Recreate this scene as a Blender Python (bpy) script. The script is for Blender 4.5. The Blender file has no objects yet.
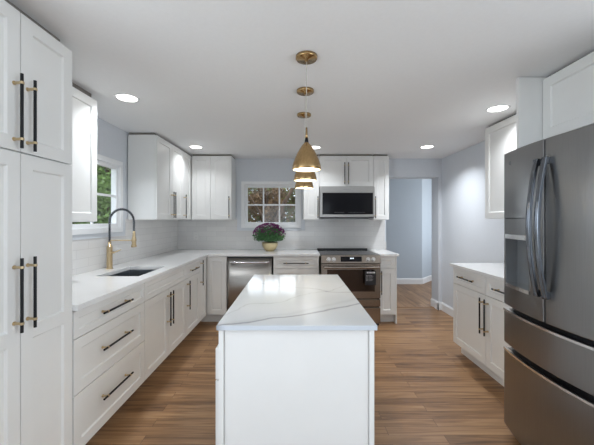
import bpy, bmesh, math, random
from mathutils import Vector, Matrix
random.seed(7)
C = bpy.context.scene.collection
PI = math.pi
F = 312.0            # focal length in pixels of the 594 px wide frame
EYE = 1.375
CEIL = 2.31

# ------------------------------------------------------------------ camera, world, light, exposure
cam_d = bpy.data.cameras.new('camera'); cam = bpy.data.objects.new('camera', cam_d); C.objects.link(cam)
cam_d.sensor_width = 36.0; cam_d.sensor_fit = 'HORIZONTAL'; cam_d.lens = 36.0 * F / 594.0
cam.location = (0, 0, EYE); cam.rotation_euler = (PI/2, 0, 0)
cam_d.shift_x = 2.0 / 594.0; cam_d.shift_y = -2.7 / 594.0
cam_d.clip_start = 0.02; cam_d.clip_end = 200
bpy.context.scene.camera = cam

w = bpy.data.worlds.new('world'); bpy.context.scene.world = w; w.use_nodes = True
wn = w.node_tree; wn.nodes['Background'].inputs[0].default_value = (0.80, 0.90, 1.0, 1)
wn.nodes['Background'].inputs[1].default_value = 2.0

vs = bpy.context.scene.view_settings
vs.view_transform = 'Standard'; vs.look = 'None'; vs.gamma = 1.0; vs.use_curve_mapping = False
vs.exposure = 0.24
bpy.context.scene.display_settings.display_device = 'sRGB'

def area(name, loc, rot, sx, sy, power, col):
    l = bpy.data.lights.new(name, 'AREA'); l.shape = 'RECTANGLE'; l.size = sx; l.size_y = sy
    l.energy = power; l.color = col
    o = bpy.data.objects.new(name, l); C.objects.link(o); o.location = loc; o.rotation_euler = rot
    return o
# fill light from behind the camera, at unseen rear and side openings added for it
area('rear_fill_light', (0.0, -5.42, 1.15), (PI/2+0.6, 0, 0), 3.1, 1.9, 8, (0.82, 0.91, 1.0))
area('left_fill_light', (-1.83, -0.55, 1.35), (PI/2+0.65, 0, -PI/2), 2.2, 1.3, 39, (0.84, 0.92, 1.0))
area('right_fill_light', (2.29, -0.55, 1.35), (PI/2+0.65, 0, PI/2), 2.2, 1.3, 46, (0.84, 0.92, 1.0))
# daylight of the hall window, beyond the opening on the right
area('hall_window_daylight', (4.05, 5.9, 1.5), (0, PI/2, 0), 1.3, 1.3, 20, (0.95, 0.97, 1.0))

# ------------------------------------------------------------------ materials
def mat(name, col, rough=0.5, metal=0.0, spec=0.5, coat=0.0):
    m = bpy.data.materials.new(name); m.use_nodes = True
    b = m.node_tree.nodes['Principled BSDF']
    b.inputs['Base Color'].default_value = (*col, 1); b.inputs['Roughness'].default_value = rough
    b.inputs['Metallic'].default_value = metal; b.inputs['Specular IOR Level'].default_value = spec
    b.inputs['Coat Weight'].default_value = coat
    return m
def nd(m, t, **kw):
    n = m.node_tree.nodes.new(t)
    for k, v in kw.items(): setattr(n, k, v)
    return n
def lk(m, a, b): m.node_tree.links.new(a, b)
def bsdf(m): return m.node_tree.nodes['Principled BSDF']
def objco(m, scale=(1,1,1)):
    t = nd(m, 'ShaderNodeTexCoord'); mp = nd(m, 'ShaderNodeMapping'); mp.inputs['Scale'].default_value = scale
    lk(m, t.outputs['Object'], mp.inputs['Vector']); return mp.outputs[0]
def noisy(m, col, amt=0.04, scale=3.0, stretch=(1,1,1), bump=0.0):
    v = objco(m, stretch); n = nd(m, 'ShaderNodeTexNoise'); n.inputs['Scale'].default_value = scale; n.inputs['Detail'].default_value = 4
    lk(m, v, n.inputs['Vector'])
    r = nd(m, 'ShaderNodeValToRGB'); lk(m, n.outputs[0], r.inputs[0])
    r.color_ramp.elements[0].position = 0.3; r.color_ramp.elements[1].position = 0.7
    r.color_ramp.elements[0].color = (*[c*(1-amt) for c in col], 1); r.color_ramp.elements[1].color = (*[min(1, c*(1+amt)) for c in col], 1)
    lk(m, r.outputs[0], bsdf(m).inputs['Base Color'])
    if bump:
        b = nd(m, 'ShaderNodeBump'); b.inputs['Strength'].default_value = bump; b.inputs['Distance'].default_value = 0.002
        lk(m, n.outputs[0], b.inputs['Height']); lk(m, b.outputs[0], bsdf(m).inputs['Normal'])
    return m

M = {}
M['cab'] = noisy(mat('cabinet_paint', (0.80, 0.80, 0.785), 0.32), (0.80, 0.80, 0.785), 0.012, 6)
M['wall'] = noisy(mat('wall_paint', (0.66, 0.69, 0.73), 0.6), (0.66, 0.69, 0.73), 0.012, 40, (1,1,1), 0.05)
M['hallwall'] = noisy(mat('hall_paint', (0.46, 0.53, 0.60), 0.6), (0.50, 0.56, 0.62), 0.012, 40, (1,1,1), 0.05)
M['ceil'] = noisy(mat('ceiling_paint', (0.87, 0.88, 0.89), 0.8), (0.87, 0.88, 0.89), 0.01, 60, (1,1,1), 0.05)
M['trim'] = noisy(mat('trim_paint', (0.84, 0.85, 0.86), 0.35), (0.84, 0.85, 0.86), 0.01, 9)
M['black'] = noisy(mat('matte_black_metal', (0.012, 0.012, 0.014), 0.38, 0.6), (0.014, 0.014, 0.016), 0.1, 30)
M['brass'] = noisy(mat('brushed_brass', (0.62, 0.44, 0.18), 0.28, 1.0), (0.60, 0.47, 0.29), 0.08, 30, (1, 1, 14))
M['pbrass'] = noisy(mat('pendant_brass', (0.48, 0.30, 0.10), 0.24, 1.0), (0.42, 0.28, 0.135), 0.15, 22, (6, 6, 0.6))
M['steel'] = noisy(mat('stainless_steel', (0.55, 0.54, 0.53), 0.36, 1.0), (0.43, 0.42, 0.405), 0.12, 8, (1, 1, 60))
M['rsteel'] = noisy(mat('warm_stainless_steel', (0.40, 0.36, 0.32), 0.26, 1.0), (0.31, 0.27, 0.235), 0.06, 8, (60, 1, 1))
M['chrome'] = noisy(mat('polished_steel', (0.7, 0.7, 0.7), 0.15, 1.0), (0.72, 0.72, 0.72), 0.03, 8)
M['dsteel'] = noisy(mat('dark_stainless_steel', (0.2, 0.2, 0.2), 0.30, 1.0), (0.315, 0.315, 0.315), 0.04, 6, (60, 60, 1))
M['hsteel'] = noisy(mat('fridge_handle_steel', (0.33, 0.34, 0.36), 0.2, 1.0), (0.19, 0.205, 0.23), 0.04, 6)
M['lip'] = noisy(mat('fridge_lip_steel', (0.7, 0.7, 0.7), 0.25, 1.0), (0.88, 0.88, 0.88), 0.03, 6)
M['glassblack'] = noisy(mat('black_glass', (0.008, 0.008, 0.010), 0.09, 0.0, 0.15), (0.008, 0.008, 0.010), 0.1, 3)
M['ovenglass'] = noisy(mat('oven_glass', (0.09, 0.065, 0.05), 0.12, 0.7, 0.6), (0.07, 0.05, 0.04), 0.05, 3)
M['plastic'] = noisy(mat('dark_plastic', (0.03, 0.03, 0.034), 0.45), (0.03, 0.03, 0.034), 0.1, 10)
M['gplastic'] = noisy(mat('grey_plastic', (0.16, 0.17, 0.18), 0.35), (0.17, 0.18, 0.19), 0.05, 10)
M['mark'] = noisy(mat('printed_mark', (0.8, 0.8, 0.8), 0.5), (0.75, 0.75, 0.78), 0.02, 10)
M['plate'] = noisy(mat('outlet_plastic', (0.74, 0.73, 0.71), 0.4), (0.74, 0.73, 0.71), 0.01, 10)
M['sink'] = noisy(mat('sink_steel', (0.16, 0.175, 0.2), 0.35, 1.0), (0.30, 0.32, 0.35), 0.06, 10, (1, 30, 1))
M['pot'] = noisy(mat('gold_pot', (0.72, 0.58, 0.34), 0.35, 0.8), (0.72, 0.60, 0.36), 0.08, 12)
M['soil'] = noisy(mat('soil', (0.10, 0.035, 0.02), 0.9), (0.12, 0.04, 0.025), 0.4, 60)
M['leaf'] = noisy(mat('mum_leaf', (0.03, 0.09, 0.03), 0.6), (0.05, 0.15, 0.045), 0.5, 40)
M['petal'] = noisy(mat('mum_petal', (0.10, 0.015, 0.07), 0.6), (0.22, 0.03, 0.16), 0.5, 60)
M['bark'] = noisy(mat('bark', (0.07, 0.045, 0.03), 0.9), (0.09, 0.055, 0.035), 0.4, 8, (1, 1, .3))
M['tree1'] = noisy(mat('tree_leaf', (0.07, 0.09, 0.03), 0.8), (0.10, 0.105, 0.025), 0.7, 1.2)
M['tree2'] = noisy(mat('brown_leaf', (0.10, 0.06, 0.03), 0.8), (0.14, 0.08, 0.035), 0.7, 1.2)
M['tree3'] = noisy(mat('bright_leaf', (0.10, 0.17, 0.04), 0.8), (0.13, 0.21, 0.05), 0.5, 1.2)
M['grass'] = noisy(mat('lawn', (0.12, 0.12, 0.05), 0.95), (0.12, 0.12, 0.05), 0.4, 2)
M['card'] = noisy(mat('black_card', (0.012, 0.012, 0.014), 0.4), (0.014, 0.014, 0.018), 0.1, 3)
M['shade_in'] = noisy(mat('shade_lining', (0.85, 0.80, 0.70), 0.4), (0.85, 0.80, 0.70), 0.02, 9)
M['filler'] = noisy(mat('shade_filler_board', (0.22, 0.20, 0.18), 0.7), (0.22, 0.20, 0.18), 0.05, 9)  # shadow line under the ceiling, put into the board's dark colour
M['wire'] = noisy(mat('clear_cord', (0.45, 0.43, 0.38), 0.4), (0.45, 0.43, 0.38), 0.03, 3)
M['quartz'] = noisy(mat('plain_quartz', (0.82, 0.82, 0.82), 0.12), (0.82, 0.82, 0.815), 0.02, 5)

def emis(name, col, s):
    m = bpy.data.materials.new(name); m.use_nodes = True
    b = bsdf(m); b.inputs['Base Color'].default_value = (0.9, 0.9, 0.9, 1)
    b.inputs['Emission Color'].default_value = (*col, 1); b.inputs['Emission Strength'].default_value = s
    return m
M['lens'] = emis('downlight_lens', (1.0, 0.97, 0.92), 5.0)
M['bulb'] = emis('warm_bulb', (1.0, 0.80, 0.50), 14.0)
M['digits'] = emis('display_digits', (0.7, 0.85, 1.0), 1.2)

def glass_mat():
    m = bpy.data.materials.new('window_glass'); m.use_nodes = True
    nt = m.node_tree; nt.nodes.remove(bsdf(m)); out = nt.nodes['Material Output']
    t = nd(m, 'ShaderNodeBsdfTransparent'); g = nd(m, 'ShaderNodeBsdfGlossy'); g.inputs['Roughness'].default_value = 0.01
    lw = nd(m, 'ShaderNodeLayerWeight'); pw = nd(m, 'ShaderNodeMath', operation='POWER'); pw.inputs[1].default_value = 4.0
    fr = nd(m, 'ShaderNodeMath', operation='MULTIPLY_ADD'); fr.inputs[1].default_value = 0.5; fr.inputs[2].default_value = 0.02
    lk(m, lw.outputs['Facing'], pw.inputs[0]); lk(m, pw.outputs[0], fr.inputs[0])
    mx = nd(m, 'ShaderNodeMixShader'); lk(m, fr.outputs[0], mx.inputs[0]); lk(m, t.outputs[0], mx.inputs[1]); lk(m, g.outputs[0], mx.inputs[2])
    lk(m, mx.outputs[0], out.inputs[0]); return m
M['glass'] = glass_mat()

def wood_mat(name, rot):
    m = mat(name, (0.2, 0.1, 0.05), 0.40)
    t = nd(m, 'ShaderNodeTexCoord'); mp = nd(m, 'ShaderNodeMapping'); mp.inputs['Rotation'].default_value = (0, 0, rot)
    lk(m, t.outputs['Object'], mp.inputs['Vector']); v = mp.outputs[0]
    br = nd(m, 'ShaderNodeTexBrick'); lk(m, v, br.inputs['Vector'])
    br.inputs['Scale'].default_value = 1.0; br.inputs['Brick Width'].default_value = 0.95; br.inputs['Row Height'].default_value = 0.083
    br.inputs['Mortar Size'].default_value = 0.0011; br.inputs['Mortar Smooth'].default_value = 0.2; br.offset = 0.37; br.offset_frequency = 2
    br.inputs['Color1'].default_value = (0, 0, 0, 1); br.inputs['Color2'].default_value = (1, 1, 1, 1); br.inputs['Mortar'].default_value = (0.5, 0.5, 0.5, 1)
    mp2 = nd(m, 'ShaderNodeMapping'); mp2.inputs['Scale'].default_value = (1.3, 17, 1); lk(m, v, mp2.inputs['Vector'])
    add = nd(m, 'ShaderNodeVectorMath', operation='ADD'); sc = nd(m, 'ShaderNodeVectorMath', operation='SCALE'); sc.inputs['Scale'].default_value = 7.0
    lk(m, br.outputs['Color'], sc.inputs[0]); lk(m, mp2.outputs[0], add.inputs[0]); lk(m, sc.outputs[0], add.inputs[1])
    n = nd(m, 'ShaderNodeTexNoise'); n.inputs['Scale'].default_value = 1.6; n.inputs['Detail'].default_value = 7; n.inputs['Distortion'].default_value = 0.8
    lk(m, add.outputs[0], n.inputs['Vector'])
    mx = nd(m, 'ShaderNodeMath', operation='MULTIPLY_ADD'); mx.inputs[1].default_value = 0.28
    lk(m, br.outputs['Color'], mx.inputs[0]); lk(m, n.outputs[0], mx.inputs[2])
    r = nd(m, 'ShaderNodeValToRGB'); lk(m, mx.outputs[0], r.inputs[0]); e = r.color_ramp.elements
    e[0].position = 0.30; e[0].color = (0.085, 0.040, 0.018, 1); e[1].position = 0.95; e[1].color = (0.42, 0.25, 0.125, 1)
    x = r.color_ramp.elements.new(0.60); x.color = (0.255, 0.136, 0.062, 1)
    mm = nd(m, 'ShaderNodeMix', data_type='RGBA'); lk(m, br.outputs['Fac'], mm.inputs[0]); lk(m, r.outputs[0], mm.inputs[6]); mm.inputs[7].default_value = (0.06, 0.03, 0.018, 1)
    lk(m, mm.outputs[2], bsdf(m).inputs['Base Color'])
    b = nd(m, 'ShaderNodeBump'); b.inputs['Strength'].default_value = 0.15; b.inputs['Distance'].default_value = 0.002
    lk(m, n.outputs[0], b.inputs['Height']); lk(m, b.outputs[0], bsdf(m).inputs['Normal'])
    return m
M['floor'] = wood_mat('oak_floor', 0.0)
M['hallfloor'] = wood_mat('oak_hall_floor', PI/2)

def tile_mat(name, axis):
    m = mat(name, (0.8, 0.8, 0.8), 0.14)
    t = nd(m, 'ShaderNodeTexCoord'); s = nd(m, 'ShaderNodeSeparateXYZ'); c = nd(m, 'ShaderNodeCombineXYZ')
    lk(m, t.outputs['Object'], s.inputs[0]); lk(m, s.outputs[axis], c.inputs[0]); lk(m, s.outputs[2], c.inputs[1])
    br = nd(m, 'ShaderNodeTexBrick'); lk(m, c.outputs[0], br.inputs['Vector']); br.offset = 0.5
    br.inputs['Scale'].default_value = 1.0; br.inputs['Brick Width'].default_value = 0.30; br.inputs['Row Height'].default_value = 0.075
    br.inputs['Mortar Size'].default_value = 0.0016; br.inputs['Mortar Smooth'].default_value = 0.3
    br.inputs['Color1'].default_value = (0.76, 0.75, 0.735, 1); br.inputs['Color2'].default_value = (0.70, 0.69, 0.68, 1); br.inputs['Mortar'].default_value = (0.60, 0.59, 0.58, 1)
    lk(m, br.outputs['Color'], bsdf(m).inputs['Base Color'])
    n = nd(m, 'ShaderNodeTexNoise'); n.inputs['Scale'].default_value = 9
    lk(m, t.outputs['Object'], n.inputs['Vector'])
    ma = nd(m, 'ShaderNodeMath', operation='MULTIPLY_ADD'); ma.inputs[1].default_value = -0.6
    lk(m, br.outputs['Fac'], ma.inputs[0]); lk(m, n.outputs[0], ma.inputs[2])
    b = nd(m, 'ShaderNodeBump'); b.inputs['Strength'].default_value = 0.25; b.inputs['Distance'].default_value = 0.003
    lk(m, ma.outputs[0], b.inputs['Height']); lk(m, b.outputs[0], bsdf(m).inputs['Normal'])
    return m
M['tile_back'] = tile_mat('backsplash_tile', 0)
M['tile_left'] = tile_mat('backsplash_tile_side', 1)

def marble_mat():
    m = mat('veined_quartz', (0.84, 0.85, 0.86), 0.10)
    t = nd(m, 'ShaderNodeTexCoord'); s = nd(m, 'ShaderNodeSeparateXYZ'); lk(m, t.outputs['Object'], s.inputs[0])
    n = nd(m, 'ShaderNodeTexNoise'); n.inputs['Scale'].default_value = 3.2; n.inputs['Detail'].default_value = 5; lk(m, t.outputs['Object'], n.inputs['Vector'])
    def mth(op, a, b=None, c=None):
        k = nd(m, 'ShaderNodeMath', operation=op)
        for i, q in enumerate((a, b, c)):
            if q is None: continue
            if isinstance(q, (int, float)): k.inputs[i].default_value = q
            else: lk(m, q, k.inputs[i])
        return k.outputs[0]
    X, Y = s.outputs[0], s.outputs[1]
    def vein(a, b, c, width, strength, amp):
        # y = a + b x + c x^2 + noise
        curve = mth('ADD', mth('MULTIPLY_ADD', X, b, a), mth('MULTIPLY', mth('MULTIPLY', X, X), c))
        curve = mth('ADD', curve, mth('MULTIPLY', mth('SUBTRACT', n.outputs[0], 0.5), amp))
        d = mth('ABSOLUTE', mth('SUBTRACT', Y, curve))
        k = mth('SUBTRACT', 1.0, mth('DIVIDE', d, width)); k = mth('MAXIMUM', k, 0.0)
        return mth('MULTIPLY', mth('POWER', k, 1.6), strength)
    v1 = vein(1.49, 0.50, 0.35, 0.022, 0.9, 0.16)
    v2 = vein(2.12, -0.45, 0.3, 0.018, 0.45, 0.30)
    v3 = vein(1.86, 0.9, 0.0, 0.014, 0.35, 0.34)
    v4 = vein(1.55, 0.65, 0.3, 0.05, 0.16, 0.2)
    tot = mth('MINIMUM', mth('ADD', mth('ADD', v1, v2), mth('ADD', v3, v4)), 1.0)
    mx = nd(m, 'ShaderNodeMix', data_type='RGBA'); lk(m, tot, mx.inputs[0])
    n2 = nd(m, 'ShaderNodeTexNoise'); n2.inputs['Scale'].default_value = 2.0; lk(m, t.outputs['Object'], n2.inputs['Vector'])
    r = nd(m, 'ShaderNodeValToRGB'); lk(m, n2.outputs[0], r.inputs[0]); r.color_ramp.elements[0].color = (0.54, 0.585, 0.64, 1); r.color_ramp.elements[1].color = (0.63, 0.675, 0.73, 1)
    r.color_ramp.elements[0].position = 0.35; r.color_ramp.elements[1].position = 0.65
    lk(m, r.outputs[0], mx.inputs[6]); mx.inputs[7].default_value = (0.27, 0.28, 0.31, 1)
    lk(m, mx.outputs[2], bsdf(m).inputs['Base Color']); return m
M['marble'] = marble_mat()

# ------------------------------------------------------------------ mesh helpers
class MB:
    def __init__(s): s.v = []; s.f = []; s.mi = []; s.sm = []
    def add(s, vs, fs, mi=0, smooth=False):
        b = len(s.v); s.v += [tuple(p) for p in vs]
        for f in fs: s.f.append([b+i for i in f]); s.mi.append(mi); s.sm.append(smooth)
        return s
    def box(s, x0, y0, z0, x1, y1, z1, mi=0):
        x0, x1 = sorted((x0, x1)); y0, y1 = sorted((y0, y1)); z0, z1 = sorted((z0, z1))
        v = [(x0,y0,z0),(x1,y0,z0),(x1,y1,z0),(x0,y1,z0),(x0,y0,z1),(x1,y0,z1),(x1,y1,z1),(x0,y1,z1)]
        return s.add(v, [(0,3,2,1),(4,5,6,7),(0,1,5,4),(1,2,6,5),(2,3,7,6),(3,0,4,7)], mi)
    def tube(s, pts, r, n=12, mi=0, caps=True, flat=None):
        pts = [Vector(p) for p in pts]; rs = r if isinstance(r, (list, tuple)) else [r]*len(pts)
        rings = []; prev = None
        for i, p in enumerate(pts):
            t = (pts[min(i+1, len(pts)-1)] - pts[max(i-1, 0)]).normalized()
            if prev is None:
                a = Vector((0,0,1)) if abs(t.z) < 0.9 else Vector((1,0,0)); u = t.cross(a).normalized()
            else:
                u = prev - t*prev.dot(t)
                u = u.normalized() if u.length > 1e-6 else t.orthogonal().normalized()
            prev = u; w_ = t.cross(u)
            rings.append([p + (u*math.cos(2*PI*k/n) + w_*math.sin(2*PI*k/n))*rs[i] for k in range(n)])
        v = [q for ring in rings for q in ring]; f = []
        for i in range(len(pts)-1):
            for k in range(n):
                a = i*n+k; b = i*n+(k+1) % n; f.append((a, b, b+n, a+n))
        s.add(v, f, mi, True)
        if caps:
            s.add(rings[0], [tuple(reversed(range(n)))], mi); s.add(rings[-1], [tuple(range(n))], mi)
        return s
    def lathe(s, prof, c=(0,0,0), n=40, mi=0, axis='z'):
        v = []; f = []
        for (r, h) in prof:
            for k in range(n):
                a = 2*PI*k/n; x, y = r*math.cos(a), r*math.sin(a)
                if axis == 'z': v.append((c[0]+x, c[1]+y, c[2]+h))
                else: v.append((c[0]+x, c[1]+h, c[2]+y))
        for i in range(len(prof)-1):
            for k in range(n):
                a = i*n+k; b = i*n+(k+1) % n; f.append((a, b, b+n, a+n))
        return s.add(v, f, mi, True)
    def grid(s, xs, ys, keep, z0, z1, plane='xy', mi=0):
        """slab made of kept cells, faces only on its boundary; plane gives the two cut axes"""
        def P(a, b, c):
            return {'xy': (a, b, c), 'xz': (a, c, b), 'yz': (c, a, b)}[plane]
        nx, ny = len(xs)-1, len(ys)-1
        K = lambda i, j: 0 <= i < nx and 0 <= j < ny and keep(i, j)
        for i in range(nx):
            for j in range(ny):
                if not K(i, j): continue
                a0, a1, b0, b1 = xs[i], xs[i+1], ys[j], ys[j+1]
                s.add([P(a0,b0,z1),P(a1,b0,z1),P(a1,b1,z1),P(a0,b1,z1)], [(0,1,2,3)], mi)
                s.add([P(a0,b0,z0),P(a1,b0,z0),P(a1,b1,z0),P(a0,b1,z0)], [(3,2,1,0)], mi)
                for (di, dj, e) in ((-1,0,((a0,b1),(a0,b0))),(1,0,((a1,b0),(a1,b1))),(0,-1,((a0,b0),(a1,b0))),(0,1,((a1,b1),(a0,b1)))):
                    if not K(i+di, j+dj):
                        (p, q), (r_, t_) = e
                        s.add([P(p,q,z0),P(r_,t_,z0),P(r_,t_,z1),P(p,q,z1)], [(0,1,2,3)], mi)
        return s
    def build(s, name, mats, parent=None, loc=(0,0,0), bevel=0.0, merge=True, kind=None):
        me = bpy.data.meshes.new(name); me.from_pydata(s.v, [], s.f)
        for m in (mats if isinstance(mats, (list, tuple)) else [mats]): me.materials.append(M[m] if isinstance(m, str) else m)
        for p, mi, sm in zip(me.polygons, s.mi, s.sm): p.material_index = mi; p.use_smooth = sm
        bm = bmesh.new(); bm.from_mesh(me)
        if merge: bmesh.ops.remove_doubles(bm, verts=bm.verts, dist=1e-5)
        bmesh.ops.recalc_face_normals(bm, faces=bm.faces); bm.to_mesh(me); bm.free()
        o = bpy.data.objects.new(name, me); C.objects.link(o); o.location = loc
        if parent: o.parent = parent
        if bevel:
            b = o.modifiers.new('bevel', 'BEVEL'); b.width = bevel; b.segments = 2; b.limit_method = 'ANGLE'; b.angle_limit = math.radians(40)
        if kind: o['kind'] = kind
        return o

def thing(name, label, cat, loc=(0,0,0), rotz=0, group=None):
    o = bpy.data.objects.new(name, None); C.objects.link(o); o.empty_display_size = 0.1
    o.location = loc; o.rotation_euler = (0, 0, rotz); o['label'] = label; o['category'] = cat
    if group: o['group'] = group
    return o
def tag(o, label, cat, group=None):
    o['label'] = label; o['category'] = cat
    if group: o['group'] = group
    return o
def struct(mb, name, m, **kw):
    o = mb.build(name, m, **kw); o['kind'] = 'structure'; return o
def copy_tree(o, parent=None):
    c = o.copy(); C.objects.link(c); c.parent = parent
    for ch in [x for x in o.children]: copy_tree(ch, c)
    return c

def shaker(mb, x0, z0, x1, z1, t=0.02, st=0.06, rec=0.009, y=0.0, split=None):
    """framed door / drawer front: face at y, back at y+t; recessed panel(s) with a small slope"""
    sl = 0.006
    st = min(st, (x1-x0)*0.28, (z1-z0)*0.28)
    cells = [(z0+st, z1-st)] if not split else [(z0+st, split[0]), (split[1], z1-st)]
    xs = [x0, x0+st, x1-st, x1]; zs = [z0]
    for a, b in cells: zs += [a, b]
    zs.append(z1)
    for i in range(3):
        for j in range(len(zs)-1):
            if i == 1 and j % 2 == 1:
                a, b, c, d = xs[1], xs[2], zs[j], zs[j+1]
                o = [(a,y,c),(b,y,c),(b,y,d),(a,y,d)]; q = [(a+sl,y+rec,c+sl),(b-sl,y+rec,c+sl),(b-sl,y+rec,d-sl),(a+sl,y+rec,d-sl)]
                mb.add(o+q, [(0,1,5,4),(1,2,6,5),(2,3,7,6),(3,0,4,7),(4,5,6,7)])
            else:
                mb.add([(xs[i],y,zs[j]),(xs[i+1],y,zs[j]),(xs[i+1],y,zs[j+1]),(xs[i],y,zs[j+1])], [(0,1,2,3)])
    # edges + back (with the same subdivisions so the shell is closed)
    for j in range(len(zs)-1):
        mb.add([(x0,y,zs[j]),(x0,y,zs[j+1]),(x0,y+t,zs[j+1]),(x0,y+t,zs[j])], [(0,1,2,3)])
        mb.add([(x1,y,zs[j]),(x1,y,zs[j+1]),(x1,y+t,zs[j+1]),(x1,y+t,zs[j])], [(3,2,1,0)])
        for i in range(3): mb.add([(xs[i],y+t,zs[j]),(xs[i+1],y+t,zs[j]),(xs[i+1],y+t,zs[j+1]),(xs[i],y+t,zs[j+1])], [(3,2,1,0)])
    for i in range(3):
        mb.add([(xs[i],y,z0),(xs[i+1],y,z0),(xs[i+1],y+t,z0),(xs[i],y+t,z0)], [(3,2,1,0)])
        mb.add([(xs[i],y,z1),(xs[i+1],y,z1),(xs[i+1],y+t,z1),(xs[i],y+t,z1)], [(0,1,2,3)])
    return mb

def bar_handle(parent, p, L, vert, r=0.0062, y=-0.034, mats=('black', 'brass'), ring=True):
    """black bar on two brass posts; p = (x, z) of the bar centre on the front"""
    mb = MB(); x, z = p; h = L/2; q = h - 0.038
    A = (lambda d, yy: (x, yy, z+d)) if vert else (lambda d, yy: (x+d, yy, z))
    mb.tube([A(-h, y), A(h, y)], r, 12, 0)
    for sgn in (-1, 1):
        mb.tube([A(sgn*q, 0.0), A(sgn*q, -0.004)], 0.0085, 12, 1)
        mb.tube([A(sgn*q, -0.004), A(sgn*q, y)], 0.0058, 10, 1)
        mb.tube([A(sgn*q-0.005, y), A(sgn*q+0.005, y)], r+0.0022, 12, 1)
    return mb.build('handle', list(mats), parent, merge=False)

G = 0.0022
def front(parent, name, x0, z0, x1, z1, handle=None, split=None, st=0.06, hl=0.31):
    mb = MB(); shaker(mb, x0+G, z0+G, x1-G, z1-G, st=st, split=split)
    d = mb.build(name, 'cab', parent, bevel=0.0012)
    if handle:
        hx, hz, vert = handle
        bar_handle(d, (hx, hz), hl, vert)
    return d

# ------------------------------------------------------------------ the setting
XL, XR, YB = -1.795, 2.24, 4.765
mb = MB(); mb.box(-2.1, -5.5, -0.05, 2.4, 4.9, 0.0); struct(mb, 'floor', 'floor')
mb = MB(); mb.box(0.3, 4.9, -0.05, 4.3, 7.6, 0.0); struct(mb, 'floor_hall', 'hallfloor')
mb = MB(); mb.box(-2.1, -5.5, CEIL, 4.3, 7.6, CEIL+0.1); struct(mb, 'ceiling', 'ceil')
# left wall with window opening
mb = MB(); ys = [-5.5, -1.70, 0.60, 2.36, 3.17, YB]; zs = [0, 0.65, 1.295, 1.925, 2.03, CEIL]
mb.grid(ys, zs, lambda i, j: not (i == 3 and j == 2) and not (i == 1 and 1 <= j <= 3), XL-0.07, XL, 'yz'); struct(mb, 'wall_left', 'wall')  # the nearer opening, behind the camera, is added for the left fill light
# back wall with window opening, doorway and header
mb = MB(); xs = [XL-0.16, -0.775, 0.048, 1.39, 2.19, XR]; zs = [0, 1.295, 1.915, 2.03, CEIL]
mb.grid(xs, zs, lambda i, j: not (i == 1 and j == 1) and not (i == 3 and j < 3), YB, YB+0.235, 'xz'); struct(mb, 'wall_back', 'wall')
mb = MB(); mb.grid([-5.5, -1.70, 0.60, 5.0], [0, 0.65, 2.03, CEIL], lambda i, j: not (i == 1 and j == 1), XR, XR+0.12, 'yz'); struct(mb, 'wall_right', 'wall')  # unseen opening added for the right fill light
mb = MB(); mb.box(XR+0.12, 4.88, 0, 4.3, 5.0, CEIL); struct(mb, 'wall_hall_front', 'hallwall')
# rear wall with a wide opening added for the fill light (behind the camera)
mb = MB(); mb.grid([-2.1, -1.6, 1.6, 2.4], [0, 0.1, 2.15, CEIL], lambda i, j: not (i == 1 and j == 1), -5.6, -5.5, 'xz'); struct(mb, 'wall_rear', 'wall')
# hall walls
mb = MB(); mb.box(0.3, 6.68, 0, 2.72, 6.8, CEIL); struct(mb, 'wall_hall_back', 'hallwall')
mb = MB(); mb.add([(2.72,6.68,0),(3.2,7.2,0),(3.2,7.3,0),(2.6,6.8,0),(2.72,6.68,CEIL),(3.2,7.2,CEIL),(3.2,7.3,CEIL),(2.6,6.8,CEIL)],
   [(0,1,5,4),(1,2,6,5),(2,3,7,6),(3,0,4,7),(0,3,2,1),(4,5,6,7)]); struct(mb, 'wall_hall_angled', 'hallwall')
mb = MB(); mb.box(3.2, 7.2, 0, 4.3, 7.3, CEIL); struct(mb, 'wall_hall_end', 'hallwall')
mb = MB(); mb.grid([4.9, 5.2, 6.6, 7.3], [0, 0.8, 2.1, CEIL], lambda i, j: not (i == 1 and j == 1), 4.2, 4.3, 'yz'); struct(mb, 'wall_hall_right', 'hallwall')
mb = MB(); mb.box(0.3, 5.0, 0, 0.4, 6.68, CEIL); struct(mb, 'wall_hall_left', 'hallwall')

def baseboard(name, pts, h=0.125, t=0.014, side=1):
    mb = MB()
    for (a, b) in zip(pts[:-1], pts[1:]):
        a, b = Vector((*a, 0)), Vector((*b, 0)); d = (b-a).normalized(); n = Vector((-d.y, d.x, 0))*side
        prof = [(0, 0), (t, 0), (t, h-0.022), (t*0.55, h-0.010), (t*0.35, h), (0, h)]
        v = [tuple(q + n*o + Vector((0,0,z))) for q in (a - d*0.0, b + d*0.0) for o, z in prof]; k = len(prof)
        mb.add(v, [(i, (i+1) % k, k+(i+1) % k, k+i) for i in range(k)] + [tuple(range(k)), tuple(range(2*k-1, k-1, -1))])
    return struct(mb, name, 'trim', bevel=0.0)
baseboard('baseboard_right', [(XR, 3.24), (XR, YB-0.002)])
baseboard('baseboard_jamb', [(2.19, YB-0.014), (2.19, YB+0.237)])
baseboard('baseboard_jamb_face', [(XR-0.014, YB), (2.176, YB)])
baseboard('baseboard_hall', [(2.72, 6.68), (0.41, 6.68)])
baseboard('baseboard_hall_angled', [(3.2, 7.2), (2.72, 6.68)])
mb = MB(); mb.box(1.39, YB+0.115, 0.0, 2.176, YB+0.16, 0.004); struct(mb, 'trim_1', 'floor')

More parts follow.
